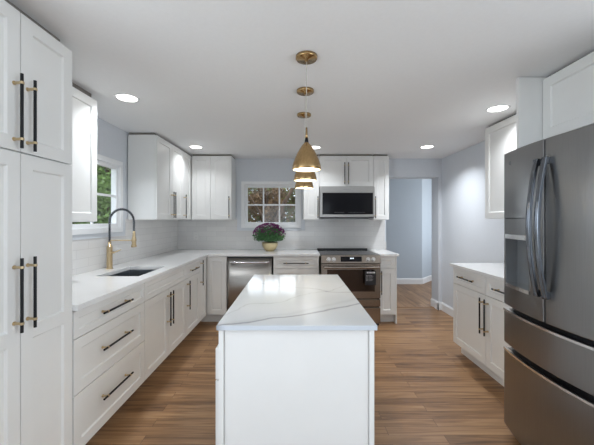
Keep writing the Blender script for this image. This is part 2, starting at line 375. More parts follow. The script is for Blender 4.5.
# tiled splashbacks
TZ0, TZ1 = 0.926, 1.386
mb = MB(); mb.grid([XL+0.008, -0.885, 0.125, 1.372, 1.392], [TZ0, 1.04, 1.225, TZ1], lambda i, j: not (i == 1 and j == 2) and not (i == 3 and j > 0), YB-0.008, YB, 'xz')
struct(mb, 'trim_2', 'tile_back')
mb = MB(); mb.grid([1.62, 2.27, 3.29, YB-0.008], [TZ0, 1.225, TZ1], lambda i, j: not (i == 1 and j == 1), XL, XL+0.008, 'yz')
struct(mb, 'trim_3', 'tile_left')

# windows: built in a local frame (x across, y outward, z up), facing -Y
def window(name, loc, rotz, xo0, xo1, zo0, zo1, cols=3, dy=0.0, dep=0.12):
    r = bpy.data.objects.new(name, None); C.objects.link(r); r.location = loc; r.rotation_euler = (0, 0, rotz); r['kind'] = 'structure'
    # flat painted casing
    mb = MB(); b = 0.105
    mb.grid([xo0-b, xo0+0.0, xo1-0.0, xo1+b], [zo0-b+.02, zo0, zo1, zo1+b-.01], lambda i, j: not (i == 1 and j == 1), -0.014, 0.0, 'xz')
    mb.build('casing', 'wall', r, bevel=0.002)
    # white inner frame, standing proud of the casing
    mb = MB(); q = 0.042
    mb.grid([xo0-q, xo0+.006, xo1-.006, xo1+q], [zo0-q, zo0+.006, zo1-.006, zo1+q], lambda i, j: not (i == 1 and j == 1), -0.026, -0.0135, 'xz')
    mb.grid([xo0-0.0, xo0+.008, xo1-.008, xo1+0.0], [zo0, zo0+.008, zo1-.008, zo1], lambda i, j: not (i == 1 and j == 1), -0.0135, dep, 'xz')
    mb.build('frame', 'trim', r, bevel=0.002)
    mb = MB(); k = 0.036; a0, a1, c0, c1 = xo0+.008, xo1-.008, zo0+.008, zo1-.008
    mb.grid([a0, a0+k, a1-k, a1], [c0, c0+k, c1-k, c1], lambda i, j: not (i == 1 and j == 1), 0.045+dy, 0.08+dy, 'xz')
    g0, g1, h0, h1 = a0+k, a1-k, c0+k, c1-k; bw = 0.011
    sash = mb.build('sash', 'trim', r, bevel=0.002)
    mb = MB()
    for i in range(1, cols):
        x = g0+(g1-g0)*i/cols; mb.box(x-bw, 0.048+dy, h0, x+bw, 0.062+dy, h1)
    zm = (h0+h1)/2; mb.box(g0, 0.0485+dy, zm-bw, g1, 0.0615+dy, zm+bw); mb.build('muntins', 'trim', sash, merge=False)
    MB().box(g0, 0.064+dy, h0, g1, 0.068+dy, h1).build('pane', 'glass', r)
    return r
window('window_1', (0, YB, 0), 0, -0.775, 0.048, 1.295, 1.915)
window('window_2', (XL, 0, 0), PI/2, 2.36, 3.17, 1.295, 1.925, 2, -0.05, 0.07)

# ------------------------------------------------------------------ outside
mb = MB(); mb.box(-40, -12, -0.75, 40, 60, -0.7); struct(mb, 'ground', 'grass')
def tree(label, loc, h, wdt, leafm, seed, nl=2600, trunk=True):
    rnd = random.Random(seed); t = thing('tree', label, 'tree', loc, rnd.random()*6)
    mb = MB(); tw = 0.05*h
    mb.tube([(0,0,0), (0.03*h,0.02*h,h*0.35), (0.0,0.05*h,h*0.85)], [tw*.9, tw*.6, tw*.2], 10)
    for k in range(7):
        a = k*2.3+rnd.random(); z = h*(0.25+0.08*k); L = wdt*(0.42-0.03*k)
        mb.tube([(0.02*h,0.02*h,z), (math.cos(a)*L*.5, math.sin(a)*L*.5, z+L*.35), (math.cos(a)*L, math.sin(a)*L, z+L*.5)], [tw*.35, tw*.22, tw*.08], 7)
    mb.build('trunk', 'bark', t, merge=False)
    mb = MB(); blobs = [(Vector((rnd.uniform(-.3,.3)*wdt, rnd.uniform(-.3,.3)*wdt, rnd.uniform(.12,.85)*h)), rnd.uniform(.18,.3)*wdt) for _ in range(16)]
    for _ in range(nl):
        c, r = rnd.choice(blobs); d = Vector((rnd.gauss(0,1), rnd.gauss(0,1), rnd.gauss(0,.8))).normalized()*r*rnd.uniform(.4,1)
        p = c+d
        if p.z > h: p.z = 2*h-p.z
        if p.z < 0.05: p.z = 0.05+abs(p.z)*.3
        s_ = rnd.uniform(.05,.11)*h/4; u = Vector((rnd.gauss(0,1),rnd.gauss(0,1),rnd.gauss(0,1))).normalized(); v_ = u.orthogonal().normalized()
        mb.add([p-u*s_, p+v_*s_*.55, p+u*s_, p-v_*s_*.55], [(0,1,2,3)])
    mb.build('foliage', leafm, t, merge=False)
    return t
specs = [(-4.9, 22.5, 4.75, 2.5, 'tree1'), (-2.0, 24, 4.9, 2.5, 'tree2'), (0.9, 22.5, 4.8, 2.5, 'tree1')]
poss = ['olive crowned, behind the left panes of the back window', 'russet leaved, behind the middle panes of the back window', 'olive crowned, behind the right panes of the back window']
for i, (x, y, h, w_, lm) in enumerate(specs):
    tree('garden tree '+poss[i], (x, y, -0.7), h, w_, lm, 10+i, 6000)
tree('bright green tree filling the lower panes of the window over the sink', (-7.4, 12.2, -0.7), 5.2, 3.6, 'tree3', 31, 9000)
tree('tall dark green tree behind the upper panes of the window over the sink', (-11.2, 17.5, -0.7), 8.6, 4.6, 'tree3', 32, 9000)
# the wood's edge beyond the garden: a continuous thicket
rnd = random.Random(5); mb = MB()
for k in range(16000):
    x = rnd.uniform(-9, 5); z = rnd.uniform(0, 1)**0.9; top = 5.6+0.35*math.sin(x*1.7)+0.25*math.sin(x*4.1)
    p = Vector((x, 30+rnd.uniform(-.7,.7), z*top)); s_ = rnd.uniform(.10,.2)
    u = Vector((rnd.gauss(0,1),rnd.gauss(0,.6),rnd.gauss(0,1))).normalized(); v_ = u.orthogonal().normalized()
    mb.add([p-u*s_, p+v_*s_*.6, p+u*s_, p-v_*s_*.6], [(0,1,2,3)], rnd.choice((0,0,1)))
o = tag(mb.build('thicket', ['tree1', 'tree2'], loc=(0,0,-0.7), merge=False), 'olive and brown thicket filling the view beyond the garden trees in the back window', 'thicket'); o['kind'] = 'stuff'
mb = MB()
mb.tube([(-0.15,0,-0.1),(0.0,0,1.2),(0.5,0,2.6),(1.0,0,3.5)], [.17,.14,.11,.07], 10); mb.tube([(0.1,0,1.4),(-0.4,0,2.3),(-0.9,0,3.1)], [.08,.06,.03], 8)
tag(mb.build('bare_tree', 'bark', loc=(-1.1, 14.0, -0.7), merge=False), 'leaning bare brown trunk seen in the right panes of the back window', 'tree')

# ------------------------------------------------------------------ cabinets
# local frame of every unit: x along the run, y=0 at the door face going back, z up
TOPZ, KICK = 0.893, 0.115
def base_unit(label, loc, rotz, wd, depth=0.60, hollow=False, group='white shaker base cabinets'):
    t = thing('base_cabinet', label, 'cabinet', loc, rotz, group)
    mb = MB()
    if not hollow: mb.box(0, 0.021, KICK, wd, depth, TOPZ-0.001)
    else:
        mb.box(0, 0.021, KICK, wd, depth, 0.66); mb.box(0, 0.021, 0.66, 0.018, depth, TOPZ-0.001); mb.box(wd-0.018, 0.021, 0.66, wd, depth, TOPZ-0.001)
        mb.box(0, 0.021, 0.66, wd, 0.04, TOPZ-0.001)
    mb.build('body', 'cab', t, merge=False)
    tk = 0.118 if rotz > 0.1 else 0.085
    MB().box(0, tk, 0.0, wd, tk+0.015, KICK).build('toe_kick', 'cab', t)
    return t
XF = -1.17
RL = PI/2
# left run
t = base_unit('three drawer white base cabinet beside the tall pantry, left of the sink', (XF, 1.648, 0), RL, 0.782)
cx = 0.375
front(t, 'drawer', 0, 0.737, 0.782, 0.888, (cx, 0.818, False), hl=0.33)
front(t, 'drawer', 0, 0.437, 0.782, 0.737, (cx, 0.600, False), hl=0.33)
front(t, 'drawer', 0, 0.118, 0.782, 0.437, (cx, 0.305, False), hl=0.33)
t = base_unit('white sink base cabinet with two doors under a plain false front', (XF, 2.431, 0), RL, 0.914, hollow=True)
front(t, 'false_front', 0, 0.737, 0.914, 0.888)
front(t, 'door', 0, 0.118, 0.457, 0.737, (0.457-0.032, 0.56, True))
front(t, 'door', 0.457, 0.118, 0.914, 0.737, (0.457+0.032, 0.56, True))
t = base_unit('narrow white base cabinet with one drawer and one door right of the sink base', (XF, 3.346, 0), RL, 0.48)
front(t, 'drawer', 0, 0.737, 0.48, 0.888, (0.24, 0.812, False), hl=0.26)
front(t, 'door', 0, 0.118, 0.48, 0.737, (0.035, 0.56, True))
# corner unit: local frame as the left run, its second door faces the room at the back run
YF = 4.127
t = thing('corner_cabinet', 'white corner base cabinet with two handle height doors meeting at the inner corner', 'cabinet', (XF, 3.827, 0), RL, 'white shaker base cabinets')
mb = MB()
mb.grid([0, 0.30+0.021, 0.93], [-0.265, 0.021, 0.60], lambda i, j: not (i == 0 and j == 0), KICK, TOPZ-0.001)
mb.build('body', 'cab', t)
mb = MB(); mb.box(0, 0.118, 0, 0.385, 0.133, KICK); mb.box(0.385, -0.265, 0, 0.40, 0.1, KICK); mb.build('toe_kick', 'cab', t, merge=False)
front(t, 'door', 0, 0.118, 0.285, 0.888, (0.035, 0.72, True))
mb = MB(); shaker(mb, 0.004, 0.12, 0.258, 0.886)      # second door: facing -Y
d = mb.build('door', 'cab', t, bevel=0.0012); d.rotation_euler = (0, 0, -PI/2); d.location = (0.30, -0.004, 0)
# dishwasher
XD = -0.905
def dishwasher():
    t = thing('dishwasher', 'stainless steel dishwasher under the back counter left of the island', 'dishwasher', (XD, YF, 0))
    wd = 0.606
    MB().box(0.004, 0.03, 0.0, wd-0.004, 0.58, TOPZ-0.004).build('body', 'plastic', t)
    mb = MB(); n = 16; v = []; 
    for j, z in enumerate((0.12, 0.865)):
        for i in range(n+1):
            x = 0.006+(wd-0.012)*i/n; v.append((x, -0.004-0.010*math.sin(PI*i/n)**0.6, z))
    f = [(i, i+1, n+2+i, n+1+i) for i in range(n)]
    mb.add(v, f, 0, True)
    mb.add([v[i] for i in range(n+1)]+[(wd-0.006,0.03,0.12),(0.006,0.03,0.12)], [tuple(range(n+3))])
    mb.add([v[n+1+i] for i in range(n+1)]+[(wd-0.006,0.03,0.865),(0.006,0.03,0.865)], [tuple(range(n+3))])
    mb.add([v[0], v[n+1], (0.006,0.03,0.865), (0.006,0.03,0.12)], [(0,1,2,3)]); mb.add([v[n], v[2*n+1], (wd-0.006,0.03,0.865), (wd-0.006,0.03,0.12)], [(0,1,2,3)])
    d = mb.build('door', 'steel', t)
    MB().box(0.008, 0.0, 0.868, wd-0.008, 0.03, 0.884).build('control_strip', 'plastic', t)
    mb = MB(); pts = [(0.05+(wd-0.1)*i/14, -0.016-0.030*math.sin(PI*i/14)**0.5, 0.815) for i in range(15)]
    mb.tube(pts, 0.013, 12); mb.build('handle', 'chrome', d, merge=False)
dishwasher()
# drawer unit between dishwasher and range
t = base_unit('white drawer base cabinet between the dishwasher and the range, half hidden by the island', (-0.287, YF, 0), 0, 0.605)
front(t, 'drawer', 0, 0.727, 0.605, 0.888, (0.30, 0.802, False), hl=0.33)
front(t, 'drawer', 0, 0.425, 0.605, 0.727, (0.30, 0.58, False), hl=0.33)
front(t, 'drawer', 0, 0.118, 0.605, 0.425, (0.30, 0.28, False), hl=0.33)
# narrow unit right of the range
t = base_unit('narrow white base cabinet right of the range, next to the doorway', (1.107, YF, 0), 0, 0.222)
front(t, 'drawer_front', 0, 0.727, 0.222, 0.888)
front(t, 'door', 0, 0.118, 0.222, 0.727, (0.03, 0.545, True))
MB().box(0.2225, 0.0, 0.0, 0.24, 0.60, TOPZ-0.001).build('end_panel', 'cab', t)
# right run
RR = -PI/2; XRF = 1.635
t = base_unit('white base cabinet on the right wall, farther one with visible end by the doorway', (XRF, 3.226, 0), RR, 0.551, 0.60)
front(t, 'drawer', 0, 0.727, 0.551, 0.888, (0.27, 0.812, False), hl=0.26)
front(t, 'door', 0, 0.118, 0.551, 0.727, (0.551-0.033, 0.545, True))
t = base_unit('white base cabinet on the right wall, nearer one running behind the refrigerator', (XRF, 2.674, 0), RR, 0.605, 0.60)
front(t, 'drawer', 0, 0.727, 0.605, 0.888, (0.30, 0.812, False), hl=0.33)
front(t, 'door', 0, 0.118, 0.605, 0.727, (0.033, 0.545, True))

# pantry
t = thing('pantry_cabinet', 'tall white pantry with four doors at the left edge of the picture', 'cabinet', (XF, 1.020, 0), RL)
MB().box(0, 0.021, KICK, 0.622, 0.62, 2.262).build('body', 'cab', t)
MB().box(0, 0.118, 0, 0.622, 0.133, KICK).build('toe_kick', 'cab', t)
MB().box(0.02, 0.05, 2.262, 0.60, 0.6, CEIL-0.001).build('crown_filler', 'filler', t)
m_ = 0.311
front(t, 'door', 0, 1.663, m_, 2.262, (m_-0.033, 1.828, True)); front(t, 'door', m_, 1.663, 0.622, 2.262, (m_+0.033, 1.828, True))
front(t, 'door', 0, 0.118, m_, 1.660, (m_-0.033, 1.06, True), split=(0.85, 0.91)); front(t, 'door', m_, 0.118, 0.622, 1.660, (m_+0.033, 1.06, True), split=(0.85, 0.91))

# wall cabinets
def wall_unit(name, label, loc, rotz, wd, z0, z1, depth, doors, group='white shaker wall cabinets', body_x=None):
    t = thing(name, label, 'cabinet', (*loc, z0), rotz, group); h = z1-z0
    bx = body_x or (0, wd)
    MB().box(bx[0], 0.021, 0, bx[1], depth, h).build('body', 'cab', t)
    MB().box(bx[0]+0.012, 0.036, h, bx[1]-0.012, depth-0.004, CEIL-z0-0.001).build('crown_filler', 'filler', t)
    for (a, b, hx) in doors:
        front(t, 'door', a, 0, b, h, (hx, 0.175 if h > 0.6 else h/2-0.035, True) if hx is not None else None)
    return t
UF = -1.475; DEP = 0.31; U0, U1 = 1.378, 2.284
wall_unit('wall_cabinet', 'white wall cabinet on the left wall between the pantry and the sink window', (UF, 1.66), RL, 0.668, 1.36, 2.262, DEP, [(0, 0.334, None), (0.334, 0.668, None)])
wall_unit('wall_cabinet', 'white wall cabinet right of the sink window with a plain side and three doors', (UF, 3.334), RL, 1.42, U0, U1, DEP, [(0, 0.412, 0.412-0.027), (0.412, 0.77, 0.412+0.027), (0.77, 1.097, 0.77+0.03)])
YU = 4.435
wall_unit('wall_cabinet', 'white two door wall cabinet on the back wall left of the window', (-1.476, YU), 0, 0.573, U0, U1, 0.318, [(0.005, 0.273, None), (0.273, 0.573, 0.573-0.03)])
wall_unit('wall_cabinet', 'narrow white wall cabinet between the back window and the microwave', (0.122, YU), 0, 0.222, U0, U1, 0.318, [(0, 0.222, 0.222-0.02)])
wall_unit('wall_cabinet', 'short white two door wall cabinet above the microwave', (0.345, YU), 0, 0.770, 1.848, U1, 0.318, [(0, 0.385, 0.385-0.027), (0.385, 0.77, 0.385+0.027)])
wall_unit('wall_cabinet', 'narrow white wall cabinet right of the microwave', (1.116, YU), 0, 0.222, U0, U1, 0.318, [(0, 0.222, 0.022)])
wall_unit('wall_cabinet', 'white wall cabinet on the right wall between the doorway side and the refrigerator', (1.908, 3.136), RR, 1.06, 1.385, 2.288, 0.325, [(0, 0.56, None), (0.56, 1.06, None)])
wall_unit('refrigerator_cabinet', 'white wall cabinet above the refrigerator', (1.615, 2.036), RR, 0.90, 1.895, 2.288, 0.60, [(0, 0.45, None), (0.45, 0.90, None)])
tag(MB().box(1.462, 2.039, 0.0, XR-0.002, 2.061, CEIL-0.003).build('tall_partition', 'cab', bevel=0.001), 'tall plain white side panel behind the refrigerator, reaching the ceiling', 'partition')

# counters
CT0, CT1 = 0.893, 0.925
xs = [XL+0.001, -1.600, -1.25, -1.145, 0.331]; ys = [1.645, 2.49, 3.02, 4.102, YB-0.001]
mb = MB(); mb.grid(xs, ys, lambda i, j: (i < 3 or j == 3) and not (i == 1 and j == 1), CT0, CT1)
tag(mb.build('countertop', 'quartz', bevel=0.002), 'L shaped white quartz countertop with the sink cutout, along left and back walls', 'countertop')
tag(MB().box(1.106, 4.102, CT0, 1.372, YB-0.001, CT1).build('countertop', 'quartz', bevel=0.002), 'small white countertop piece right of the range', 'countertop')
tag(MB().box(1.61, 2.063, CT0, XR-0.001, 3.25, CT1).build('countertop', 'quartz', bevel=0.002), 'white countertop on the right wall beside the refrigerator', 'countertop')

# sink
t = thing('sink', 'dark stainless undermount sink set in the left counter', 'sink', (-1.425, 2.755, 0.69))
mb = MB(); a, b, dz = 0.175, 0.265, 0.2025
ou = [(-a-.008,-b-.008),(a+.008,-b-.008),(a+.008,b+.008),(-a-.008,b+.008)]; inn = [(-a,-b),(a,-b),(a,b),(-a,b)]
v = [(x,y,dz) for x,y in ou]+[(x,y,dz) for x,y in inn]+[(x*.97,y*.98,0.006) for x,y in inn]+[(x,y,0) for x,y in ou]
f = []
for i in range(4):
    j = (i+1) % 4; f += [(i,j,4+j,4+i),(4+i,4+j,8+j,8+i),(i,12+i,12+j,j)]
f += [(8,9,10,11),(15,14,13,12)]
mb.add(v, f); mb.build('basin', 'sink', t, bevel=0.006)
mb = MB(); mb.lathe([(0.0,0.0085),(0.03,0.0085),(0.042,0.010),(0.045,0.0065)]); mb.build('drain', 'chrome', t)

# faucet
t = thing('kitchen_faucet', 'brass spring neck faucet behind the sink under the left window', 'faucet', (-1.70, 2.86, CT1))
mb = MB(); mb.lathe([(0,0),(0.030,0),(0.030,0.006),(0.0245,0.010),(0.0245,0.205),(0.020,0.213),(0.014,0.216),(0.014,0.25),(0,0.25)], n=28); mb.build('body', 'brass', t)
mb = MB(); mb.tube([(0.02,-0.005,0.150),(0.045,-0.008,0.152)], 0.011, 12); mb.tube([(0.045,-0.008,0.152),(0.075,-0.012,0.162),(0.115,-0.018,0.178)], [0.006,0.006,0.0045], 10); mb.build('lever', 'brass', t, merge=False)
arc = [(0,0,0.25),(0,0,0.33)]; R_ = 0.112
for i in range(1, 19):
    th = PI - PI*i/18; arc.append((R_+R_*math.cos(th), 0, 0.435+R_*math.sin(th)))
arc.insert(2, (0,0,0.40))
arc.append((2*R_, 0, 0.345))
mb = MB(); mb.tube(arc, 0.0065, 10); mb.build('spout', 'black', t, merge=False)
# spring coil around the spout
mb = MB(); P = [Vector(p) for p in arc]; seg = [0]
for i in range(1, len(P)): seg.append(seg[-1]+(P[i]-P[i-1]).length)
T = seg[-1]; turns = 62; pts = []
for k in range(turns*8+1):
    s_ = T*k/(turns*8); i = max(j for j in range(len(seg)) if seg[j] <= s_+1e-9); i = min(i, len(P)-2)
    q = P[i].lerp(P[i+1], (s_-seg[i])/(seg[i+1]-seg[i])); d = (P[i+1]-P[i]).normalized(); u = Vector((0,1,0)); w2 = d.cross(u)
    a_ = 2*PI*k/8; pts.append(q+(u*math.cos(a_)+w2*math.sin(a_))*0.0105)
mb.tube(pts, 0.0022, 5, caps=False); mb.build('spring', 'hsteel', t, merge=False)
mb = MB(); x = 2*R_; mb.lathe([(0,0.345),(0.010,0.345),(0.013,0.33),(0.013,0.30),(0.018,0.285),(0.018,0.225),(0.024,0.215),(0.024,0.20),(0,0.20)], (x,0,0), 20); mb.build('spray_head', 'brass', t)
mb = MB(); mb.tube([(0,0,0.262),(x-0.018,0,0.262)], 0.0055, 10); mb.lathe([(0.019,0.272),(0.022,0.270),(0.022,0.254),(0.019,0.252),(0.019,0.272)], (x,0,0), 20); mb.build('support_arm', 'brass', t, merge=False)

# outlets
def outlet(label, loc, rotz=0):
    t = thing('wall_outlet', label, 'outlet', loc, rotz)
    MB().box(-0.036, -0.006, -0.058, 0.036, -0.0005, 0.058).build('cover_plate', 'plate', t, bevel=0.002)
    for s_ in (-1, 1):
        mb = MB(); mb.box(-0.017, -0.0085, s_*0.021-0.014, 0.017, -0.006, s_*0.021+0.014)
        o = mb.build('socket', 'plate', t, bevel=0.002)
        mb = MB(); mb.box(-0.009,-0.0090,s_*0.021-0.004,-0.007,-0.0084,s_*0.021+0.006); mb.box(0.007,-0.0090,s_*0.021-0.004,0.009,-0.0084,s_*0.021+0.006); mb.build('slots', 'plastic', o, merge=False)
outlet('white double wall outlet on the back splash tiles near the left corner', (-1.51, YB-0.008, 1.128))

# ------------------------------------------------------------------ range
def stove():
    X0 = 0.337; wd = 0.762
    t = thing('range_stove', 'stainless steel electric range with black glass cooktop at the back wall', 'range', (X0, 4.0, 0))
    MB().box(0.002, 0.05, 0.03, wd-0.002, 0.735, 0.905).build('body', 'rsteel', t)
    MB().box(0.004, 0.06, 0.0, wd-0.004, 0.70, 0.03).build('plinth', 'plastic', t)
    mb = MB(); mb.box(-0.0, 0.055, 0.906, wd, 0.750, 0.922); mb.build('cooktop', 'glassblack', t, bevel=0.003)
    mb = MB(); mb.box(0.0, 0.735, 0.922, wd, 0.752, 0.942); mb.build('rear_vent', 'plastic', t, bevel=0.002)
    for (x, y, r) in ((0.19,0.22,0.11),(0.57,0.22,0.10),(0.19,0.53,0.08),(0.57,0.53,0.09)):
        MB().lathe([(r-0.002,0.9222),(r,0.9222),(r,0.9228),(r-0.002,0.9228),(r-0.002,0.9222)], (x,y,0), 40).build('burner_ring', 'gplastic', t)
    # slanted control panel
    mb = MB(); pr = [(0.055,0.922),(0.02,0.916),(-0.012,0.82),(0.0,0.812),(0.055,0.812)]; k = len(pr)
    v = [(0.0,y,z) for y,z in pr]+[(wd,y,z) for y,z in pr]
    mb.add(v, [tuple(range(k)), tuple(range(2*k-1,k-1,-1))]+[(i,(i+1)%k,k+(i+1)%k,k+i) for i in range(k)])
    cp = mb.build('control_panel', 'rsteel', t, bevel=0.002)
    n = Vector((0, -0.096, -(-0.032))).normalized(); n = Vector((0, -0.949, 0.316)); up = Vector((0, 0.316, 0.949))
    def onpanel(x, s_, off): # s_ measured up the slope from the lower edge
        return Vector((x, -0.012, 0.82)) + up*s_ + n*off
    mb = MB(); a = [onpanel(x, s_, o_) for o_ in (-0.002, 0.0015) for (x, s_) in ((0.25,0.020),(0.52,0.020),(0.52,0.085),(0.25,0.085))]
    mb.add(a, [(4,5,6,7),(0,1,5,4),(1,2,6,5),(2,3,7,6),(3,0,4,7),(3,2,1,0)]); dsp = mb.build('display', 'glassblack', cp)
    mb = MB()
    for x in (0.372, 0.384, 0.398, 0.410):
        a = [onpanel(x+dx, s_, 0.002) for dx, s_ in ((0,0.055),(0.007,0.055),(0.007,0.070),(0,0.070))]; mb.add(a, [(0,1,2,3)])
    o = mb.build('clock_digits', 'digits', cp, merge=False)
    for x in (0.095, 0.160, 0.602, 0.667):
        mb = MB(); c = onpanel(x, 0.05, 0.0)
        mb.tube([c, c+n*0.004], 0.027, 24); mb.tube([c+n*0.004, c+n*0.03], [0.023, 0.020], 24)
        mb.build('knob', 'chrome', t, merge=False)
    mb = MB(); mb.box(0.002, 0.0, 0.366, wd-0.002, 0.049, 0.808); od = mb.build('oven_door', 'rsteel', t, bevel=0.004)
    MB().box(0.075, -0.003, 0.455, wd-0.075, 0.002, 0.735).build('oven_window', 'ovenglass', od, bevel=0.002)
    mb = MB(); mb.tube([(0.03,-0.055,0.768),(wd-0.03,-0.055,0.768)], 0.015, 16)
    for x in (0.06, wd-0.06): mb.box(x-0.012, -0.05, 0.755, x+0.012, 0.0, 0.781)
    mb.build('door_handle', 'rsteel', od, merge=False)
    mb = MB(); mb.box(0.002, 0.004, 0.262, wd-0.002, 0.049, 0.352); mb.build('warming_strip', 'rsteel', t, bevel=0.003)
    mb = MB(); mb.box(0.002, 0.0, 0.045, wd-0.002, 0.049, 0.246); mb.build('storage_drawer', 'rsteel', t, bevel=0.004)
stove()
t = thing('instruction_tag', 'black hanging card with white print on the oven door handle', 'tag', (0.955, 3.938, 0.55))
mb = MB(); mb.box(-0.072, -0.003, 0.0, 0.066, 0.003, 0.178); mb.build('card', 'card', t, bevel=0.001)
mb = MB(); mb.box(-0.012, -0.001, 0.178, 0.006, 0.001, 0.2015); mb.build('loop', 'card', t)
mb = MB(); x = -0.05
for wdt in (0.020, 0.012, 0.020, 0.010, 0.022): mb.box(x, -0.0036, 0.150, x+wdt, -0.003, 0.168); x += wdt+0.005
for k in range(5): mb.box(-0.055, -0.0036, 0.12-k*0.016, -0.04, -0.003, 0.124-k*0.016); mb.box(-0.03, -0.0036, 0.121-k*0.016, 0.02+0.01*(k % 2), -0.003, 0.123-k*0.016)
mb.build('print', 'mark', t, merge=False, kind='stuff')

# microwave
t = thing('microwave', 'stainless over the range microwave with black glass door', 'microwave', (0.349, 4.36, 1.402))
wd = 0.764
MB().box(0, 0.03, 0.008, wd, 0.396, 0.4445).build('body', 'steel', t)
mb = MB(); mb.grid([0, 0.035, wd-0.022, wd], [0.012, 0.048, 0.352, 0.432], lambda i, j: not (i == 1 and j == 1), 0.0, 0.03, 'xz'); dr = mb.build('door', 'steel', t, bevel=0.002)
MB().box(0.0352, 0.003, 0.0482, wd-0.0222, 0.028, 0.3518).build('door_glass', 'glassblack', dr)
mb = MB()
for k in range(9): mb.box(0.20+k*0.016, 0.0022, 0.072, 0.208+k*0.016, 0.003, 0.078)
for k in range(12): mb.box(0.40+k*0.02, 0.0022, 0.072, 0.408+k*0.02, 0.003, 0.077)
mb.build('touch_symbols', 'gplastic', dr, merge=False, kind='stuff')
mb = MB(); mb.box(0.01, 0.012, -0.006, wd-0.01, 0.38, 0.008); mb.build('vent_base', 'plastic', t)
mb = MB(); mb.tube([(0.33, -0.001, 0.395), (0.43, -0.001, 0.395)], 0.0015, 6); mb.build('emblem', 'gplastic', dr, merge=False)

# ------------------------------------------------------------------ refrigerator
def fridge():
    Y0, Y1 = 2.026, 1.245; c = (Y0+Y1)/2; h = (Y0-Y1)/2
    t = thing('refrigerator', 'dark stainless french door refrigerator with ice dispenser at the right', 'refrigerator', (0, 0, 0))
    def fx(y): return 1.357 - 0.050*(1-((y-c)/h)**2)
    MB().box(1.44, Y1+0.005, 0.03, 2.16, Y0-0.002, 1.775).build('body', 'plastic', t)
    def slab(ya, yb, z0, z1, zones=None, n=14, back=1.43):
        """curved front slab; zones = (ya, yb, z0, z1, depth) hole"""
        mb = MB(); yy = sorted(set([ya+(yb-ya)*i/n for i in range(n+1)] + ([zones[0], zones[1]] if zones else [])))
        zz = [z0, z1] if not zones else [z0, zones[2], zones[3], z1]
        inside = lambda i, j: zones and j == 1 and yy[i] >= zones[0]-1e-6 and yy[i+1] <= zones[1]+1e-6
        for i in range(len(yy)-1):
            for j in range(len(zz)-1):
                if inside(i, j): continue
                a, b = yy[i], yy[i+1]
                mb.add([(fx(a),a,zz[j]),(fx(b),b,zz[j]),(fx(b),b,zz[j+1]),(fx(a),a,zz[j+1])], [(0,1,2,3)], 0, False)
                mb.add([(back,a,zz[j]),(back,b,zz[j]),(back,b,zz[j+1]),(back,a,zz[j+1])], [(3,2,1,0)], 0)
            a, b = yy[i], yy[i+1]
            for z in (z0, z1): mb.add([(fx(a),a,z),(fx(b),b,z),(back,b,z),(back,a,z)], [(0,1,2,3)])
        for y in (ya, yb):
            for j in range(len(zz)-1): mb.add([(fx(y),y,zz[j]),(fx(y),y,zz[j+1]),(back,y,zz[j+1]),(back,y,zz[j])], [(0,1,2,3)])
        if zones:
            a, b, p, q, _ = zones
            mb.add([(fx(a),a,p),(fx(a),a,q),(back,a,q),(back,a,p)], [(0,1,2,3)]); mb.add([(fx(b),b,p),(fx(b),b,q),(back,b,q),(back,b,p)], [(0,1,2,3)])
            mb.add([(fx(a),a,p),(fx(b),b,p),(back,b,p),(back,a,p)], [(0,1,2,3)]); mb.add([(fx(a),a,q),(fx(b),b,q),(back,b,q),(back,a,q)], [(0,1,2,3)])
        return mb
    DZ = (1.745, 2.005, 0.955, 1.385, 0.1)
    dl = slab(c+0.005, Y0, 0.835, 1.80, DZ).build('door', 'dsteel', t, bevel=0.004)
    dr_ = slab(Y1, c-0.005, 0.835, 1.80).build('door', 'dsteel', t, bevel=0.004)
    # drawers with bright top lip
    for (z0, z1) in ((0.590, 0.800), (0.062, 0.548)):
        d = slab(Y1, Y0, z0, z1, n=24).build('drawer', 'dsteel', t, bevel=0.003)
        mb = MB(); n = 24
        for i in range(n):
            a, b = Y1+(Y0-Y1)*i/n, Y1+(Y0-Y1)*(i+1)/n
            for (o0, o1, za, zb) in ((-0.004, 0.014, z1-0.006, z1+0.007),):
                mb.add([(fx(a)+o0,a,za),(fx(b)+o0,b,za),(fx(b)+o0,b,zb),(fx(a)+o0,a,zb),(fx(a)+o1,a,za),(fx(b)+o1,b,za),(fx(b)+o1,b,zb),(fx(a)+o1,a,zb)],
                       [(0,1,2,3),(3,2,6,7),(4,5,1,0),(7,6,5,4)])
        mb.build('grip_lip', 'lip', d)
        mb = MB(); mb.box(1.405, Y1+0.01, z1-0.001, 1.44, Y0-0.01, z1+0.036); mb.build('grip_recess', 'plastic', d)
    MB().box(fx(c)+0.010, c-0.0048, 0.84, 1.4299, c+0.0048, 1.795).build('gap_shade_strip', 'plastic', t)  # dark strip added as the shade in the gap between the doors
    # dispenser
    a, b, p, q, _ = DZ
    mb = MB(); dp = 1.424
    mb.box(dp, a+0.001, p+0.001, dp+0.005, b-0.001, q-0.001)
    mb.box(1.345, a+0.001, p+0.001, dp, a+0.008, q-0.128); mb.box(1.352, b-0.006, p+0.001, dp, b-0.001, q-0.128)
    disp = mb.build('dispenser', 'gplastic', dl, merge=False)
    # control face above the cavity, following the door
    mb = MB(); pts = [a+0.001+(b-a-0.002)*i/6 for i in range(7)]
    for i in range(6):
        u, v_ = pts[i], pts[i+1]
        for (z0, z1, off, mi) in ((q-0.098, q-0.004, 0.001, 0), (q-0.128, q-0.100, -0.004, 1), (p+0.001, p+0.022, -0.004, 1)):
            mb.add([(fx(u)+off,u,z0),(fx(v_)+off,v_,z0),(fx(v_)+off,v_,z1),(fx(u)+off,u,z1),(dp,u,z0),(dp,v_,z0),(dp,v_,z1),(dp,u,z1)],
                   [(0,1,2,3),(3,2,6,7),(0,4,5,1),(4,7,6,5)], mi)
    mb.build('dispenser_controls', ['dsteel', 'lip'], dl, kind='stuff')
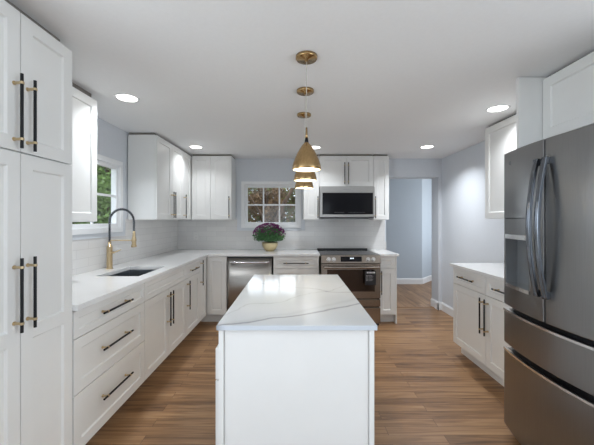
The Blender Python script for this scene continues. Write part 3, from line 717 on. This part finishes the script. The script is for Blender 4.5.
    mb = MB(); ym = (a+b)/2-0.02
    mb.box(1.385, ym-0.018, p+0.10, 1.40, ym+0.018, q-0.10); mb.tube([(1.385,ym,q-0.10),(1.385,ym,q-0.13)], 0.014, 12); mb.build('water_paddle', 'gplastic', dl, merge=False)
    # bow handles
    for par, yh in ((dl, c+0.030), (dr_, c-0.028)):
        mb = MB(); n = 22; wy = 0.0145; zt, zb = 1.70, 0.965; th = 0.016
        R1 = []
        for i in range(n+1):
            s_ = i/n; z = zb+(zt-zb)*s_; bow = 0.024+0.044*math.sin(PI*s_)**0.9
            x = fx(yh)-bow
            R1.append([(x, yh-wy, z), (x-0.004, yh, z), (x, yh+wy, z), (x+th, yh+wy*0.9, z), (x+th, yh-wy*0.9, z)])
        v = [q_ for r in R1 for q_ in r]; f = []
        for i in range(n):
            for k in range(5): f.append((i*5+k, i*5+(k+1) % 5, (i+1)*5+(k+1) % 5, (i+1)*5+k))
        f += [tuple(range(5)), tuple(reversed(range(n*5, n*5+5)))]
        mb.add(v, f, 0, False)
        for z in (zt-0.02, zb+0.02): mb.box(fx(yh)-0.03, yh-0.012, z-0.018, fx(yh)+0.002, yh+0.012, z+0.018)
        mb.build('handle', 'hsteel', par, bevel=0.003, merge=False)
    y = 1.935; mb = MB(); mb.tube([(fx(y)-0.0015, y, 1.726), (fx(y)+0.002, y, 1.726)], 0.013, 20); mb.box(fx(y)-0.0015, y-0.05, 1.721, fx(y)+0.004, y-0.02, 1.731)
    mb.build('emblem', 'gplastic', dl, merge=False)
    for yy in (Y0-0.08, Y1+0.08):
        for xx in (1.50, 2.08): MB().tube([(xx, yy, 0.0), (xx, yy, 0.031)], 0.02, 12).build('foot', 'plastic', t, merge=False)
    MB().box(1.46, Y1+0.01, 1.775, 1.62, Y0-0.01, 1.798).build('hinge_cover', 'plastic', t)
fridge()

# ------------------------------------------------------------------ island
IX0, IX1, IY0, IY1 = -0.337, 0.350, 1.376, 2.60
t = thing('island_cabinet', 'white kitchen island cabinet with plain framed end panel in the centre', 'island', (0, 0, 0))
MB().box(IX0+0.002, IY0+0.02, 0.10, IX1-0.002, IY1, 0.8915).build('body', 'cab', t)
mb = MB(); mb.box(IX0+0.06, IY0+0.05, 0, IX1-0.02, IY1-0.03, 0.10); mb.build('toe_kick', 'cab', t)
mb = MB()
mb.box(IX0+0.024, IY0+0.008, 0.0, IX1-0.024, IY0+0.02, 0.8915); pn = mb.build('end_panel', 'cab', t)
for x in (IX0, IX1-0.022): MB().box(x, IY0, 0, x+0.022, IY0+0.02, 0.8915).build('end_stile', 'cab', t, bevel=0.001)
# drawers and doors on the left face, facing -X  (unit frame rotated)
def ifront(name, ya, yb, z0, z1, handle=None):
    mb = MB(); shaker(mb, 0.002, z0+G, (yb-ya)-0.002, z1-G, t=0.02)
    d = mb.build(name, 'cab', t, bevel=0.0012); d.location = (IX0-0.0205+0.001, yb, 0); d.rotation_euler = (0, 0, -PI/2)
    if handle: bar_handle(d, handle[:2], 0.26, handle[2])
step = (IY1-IY0-0.022)/3
for k in range(3):
    ya = IY0+0.022+k*step; yb = ya+step
    ifront('drawer', ya, yb, 0.657, 0.80); ifront('door', ya, yb, 0.118, 0.655)
mb = MB(); mb.box(-0.343, 1.357, 0.893, 0.359, 2.625, 0.9145)
tag(mb.build('island_countertop', 'marble', bevel=0.002), 'white quartz slab with grey veins lying on the island', 'countertop')

# ------------------------------------------------------------------ pendants
def pendant(label, x, y, zb):
    t = thing('pendant_lamp', label, 'pendant lamp', (x, y, CEIL), 0, 'brass pendants over the island')
    mb = MB(); mb.lathe([(0,-0.001),(0.062,-0.001),(0.062,-0.014),(0.058,-0.020),(0.012,-0.022),(0.008,-0.032),(0,-0.032)]); mb.build('canopy', 'pbrass', t)
    h = zb-CEIL
    mb = MB(); mb.tube([(0,0,-0.03),(0,0,h+0.235)], 0.0022, 8); mb.build('cord', 'wire', t, merge=False)
    mb = MB(); mb.lathe([(0,0.242),(0.005,0.242),(0.0065,0.20),(0.0085,0.18),(0,0.18)], (0,0,h), 20); mb.build('neck', 'pbrass', t)
    mb = MB(); mb.lathe([(0,0.18),(0.009,0.18),(0.011,0.165),(0.013,0.150),(0,0.150)], (0,0,h), 20); mb.build('socket_cap', 'black', t)
    out = [(0.010,0.158),(0.017,0.150),(0.029,0.136),(0.043,0.114),(0.056,0.090),(0.067,0.065),(0.0755,0.042),(0.081,0.022),(0.083,0.008),(0.081,0.0)]
    n0 = len(out); inn = [(r-0.0022, z) for r, z in reversed(out)]
    mb = MB(); mb.lathe(out+[inn[0]], (0,0,h), 48, 0); mb.lathe(inn, (0,0,h), 48, 1); mb.build('lamp_shade', ['pbrass', 'shade_in'], t)
    mb = MB(); mb.lathe([(0,-0.002),(0.026,0.001),(0.042,0.012),(0.047,0.028),(0.040,0.048),(0.022,0.070),(0.012,0.10),(0,0.10)], (0,0,h), 24); mb.build('bulb', 'bulb', t)
    l = bpy.data.lights.new('bulb_light', 'SPOT'); l.energy = 5; l.color = (1, 0.84, 0.62); l.shadow_soft_size = 0.03; l.spot_size = 2.3; l.spot_blend = 0.6
    lo = bpy.data.objects.new('bulb_light', l); C.objects.link(lo); lo.parent = t; lo.location = (0,0,h-0.012)
pendant('front brass teardrop pendant over the island, nearest the viewer and largest in view', 0.066, 1.783, 1.660)
pendant('middle brass pendant of the row over the island', 0.074, 2.25, 1.658)
pendant('farthest brass pendant of the row over the island', 0.080, 2.76, 1.655)

# ------------------------------------------------------------------ recessed ceiling lights
def can(label, x, y, power=5.0):
    t = thing('recessed_light', label, 'ceiling light', (x, y, CEIL), 0, 'round recessed ceiling lights')
    mb = MB(); mb.lathe([(0.072,-0.001),(0.090,-0.001),(0.090,-0.003),(0.084,-0.006),(0.072,-0.004),(0.072,-0.001)], n=40); mb.build('trim_ring', 'trim', t)
    mb = MB(); mb.lathe([(0,-0.001),(0.072,-0.001),(0.072,-0.0045),(0,-0.0045)], n=40); mb.build('lens', 'lens', t)
    l = bpy.data.lights.new('lamp', 'AREA'); l.shape = 'DISK'; l.size = 0.14; l.spread = math.radians(130); l.energy = power; l.color = (0.92, 0.96, 1.0)
    lo = bpy.data.objects.new('lamp', l); C.objects.link(lo); lo.parent = t; lo.location = (0,0,-0.008)
can('round recessed ceiling light at left, nearest the pantry', -1.286, 2.39, 5.5)
can('round recessed ceiling light in front of the left corner wall cabinets', -1.27, 4.0, 2.5)
can('round recessed ceiling light behind the pendants near the microwave', 0.25, 4.02, 4.0)
can('round recessed ceiling light near the doorway', 1.69, 3.99, 11.0)
can('round recessed ceiling light at right beside the refrigerator side panel', 1.70, 2.617, 4.0)

# ------------------------------------------------------------------ potted chrysanthemum
t = thing('potted_chrysanthemum', 'purple chrysanthemum in a gold pot on the back counter below the window', 'potted plant', (-0.362, 4.50, CT1))
mb = MB(); mb.lathe([(0,0),(0.045,0),(0.055,0.004),(0.085,0.03),(0.108,0.07),(0.116,0.10),(0.112,0.128),(0.106,0.130),(0.104,0.118),(0,0.115)], n=36); mb.build('pot', 'pot', t)
mb = MB(); mb.lathe([(0,0.135),(0.06,0.133),(0.100,0.122),(0.100,0.1185),(0,0.1185)], n=24); mb.build('soil', 'soil', t)
rnd = random.Random(3); mb = MB(); fl = MB()
for k in range(26):
    a = rnd.random()*2*PI; r = 0.06*rnd.random(); R2 = 0.08+0.10*rnd.random()
    mb.tube([(math.cos(a)*r, math.sin(a)*r, 0.12), (math.cos(a)*R2, math.sin(a)*R2, 0.30)], 0.003, 5)
mb.build('stems', 'leaf', t, merge=False, kind='stuff')
mb = MB()
def leafq(mb, p, n_, s_, asp=0.45):
    u = n_.orthogonal().normalized(); u = Matrix.Rotation(rnd.random()*2*PI, 3, n_) @ u; v_ = n_.cross(u)
    mb.add([p-u*s_, p+v_*s_*asp+n_*s_*.1, p+u*s_, p-v_*s_*asp+n_*s_*.1], [(0,1,2,3)])
for k in range(2600):
    d = Vector((rnd.gauss(0,1), rnd.gauss(0,1), rnd.gauss(0,1))).normalized()
    if d.z < -0.45: d.z = -0.45*rnd.random()
    p = Vector((d.x*0.232-0.012, d.y*0.19, 0.215+d.z*0.155))*1.0; q = rnd.uniform(.55, 1.0); p = Vector((p.x*q, p.y*q, 0.19+(p.z-0.19)*q))
    nn = (d+Vector((rnd.gauss(0,.5), rnd.gauss(0,.5), rnd.gauss(0,.5)))).normalized(); leafq(mb, p, nn, rnd.uniform(.012,.022))
mb.build('foliage', 'leaf', t, merge=False, kind='stuff')
for k in range(210):
    d = Vector((rnd.gauss(0,1), rnd.gauss(0,1), abs(rnd.gauss(0,1))+0.15)).normalized()
    if d.z < 0.25 and rnd.random() < 0.65: continue
    c_ = Vector((d.x*0.222-0.012, d.y*0.19, 0.225+d.z*0.165))
    for j in range(14):
        nn = (d + Vector((rnd.gauss(0,.6), rnd.gauss(0,.6), rnd.gauss(0,.6)))).normalized()
        leafq(fl, c_+nn*0.008+d*0.004, nn.cross(d).normalized() if nn.cross(d).length > .01 else nn, 0.013, 0.35)
fl.build('flowers', 'petal', t, merge=False, kind='stuff')
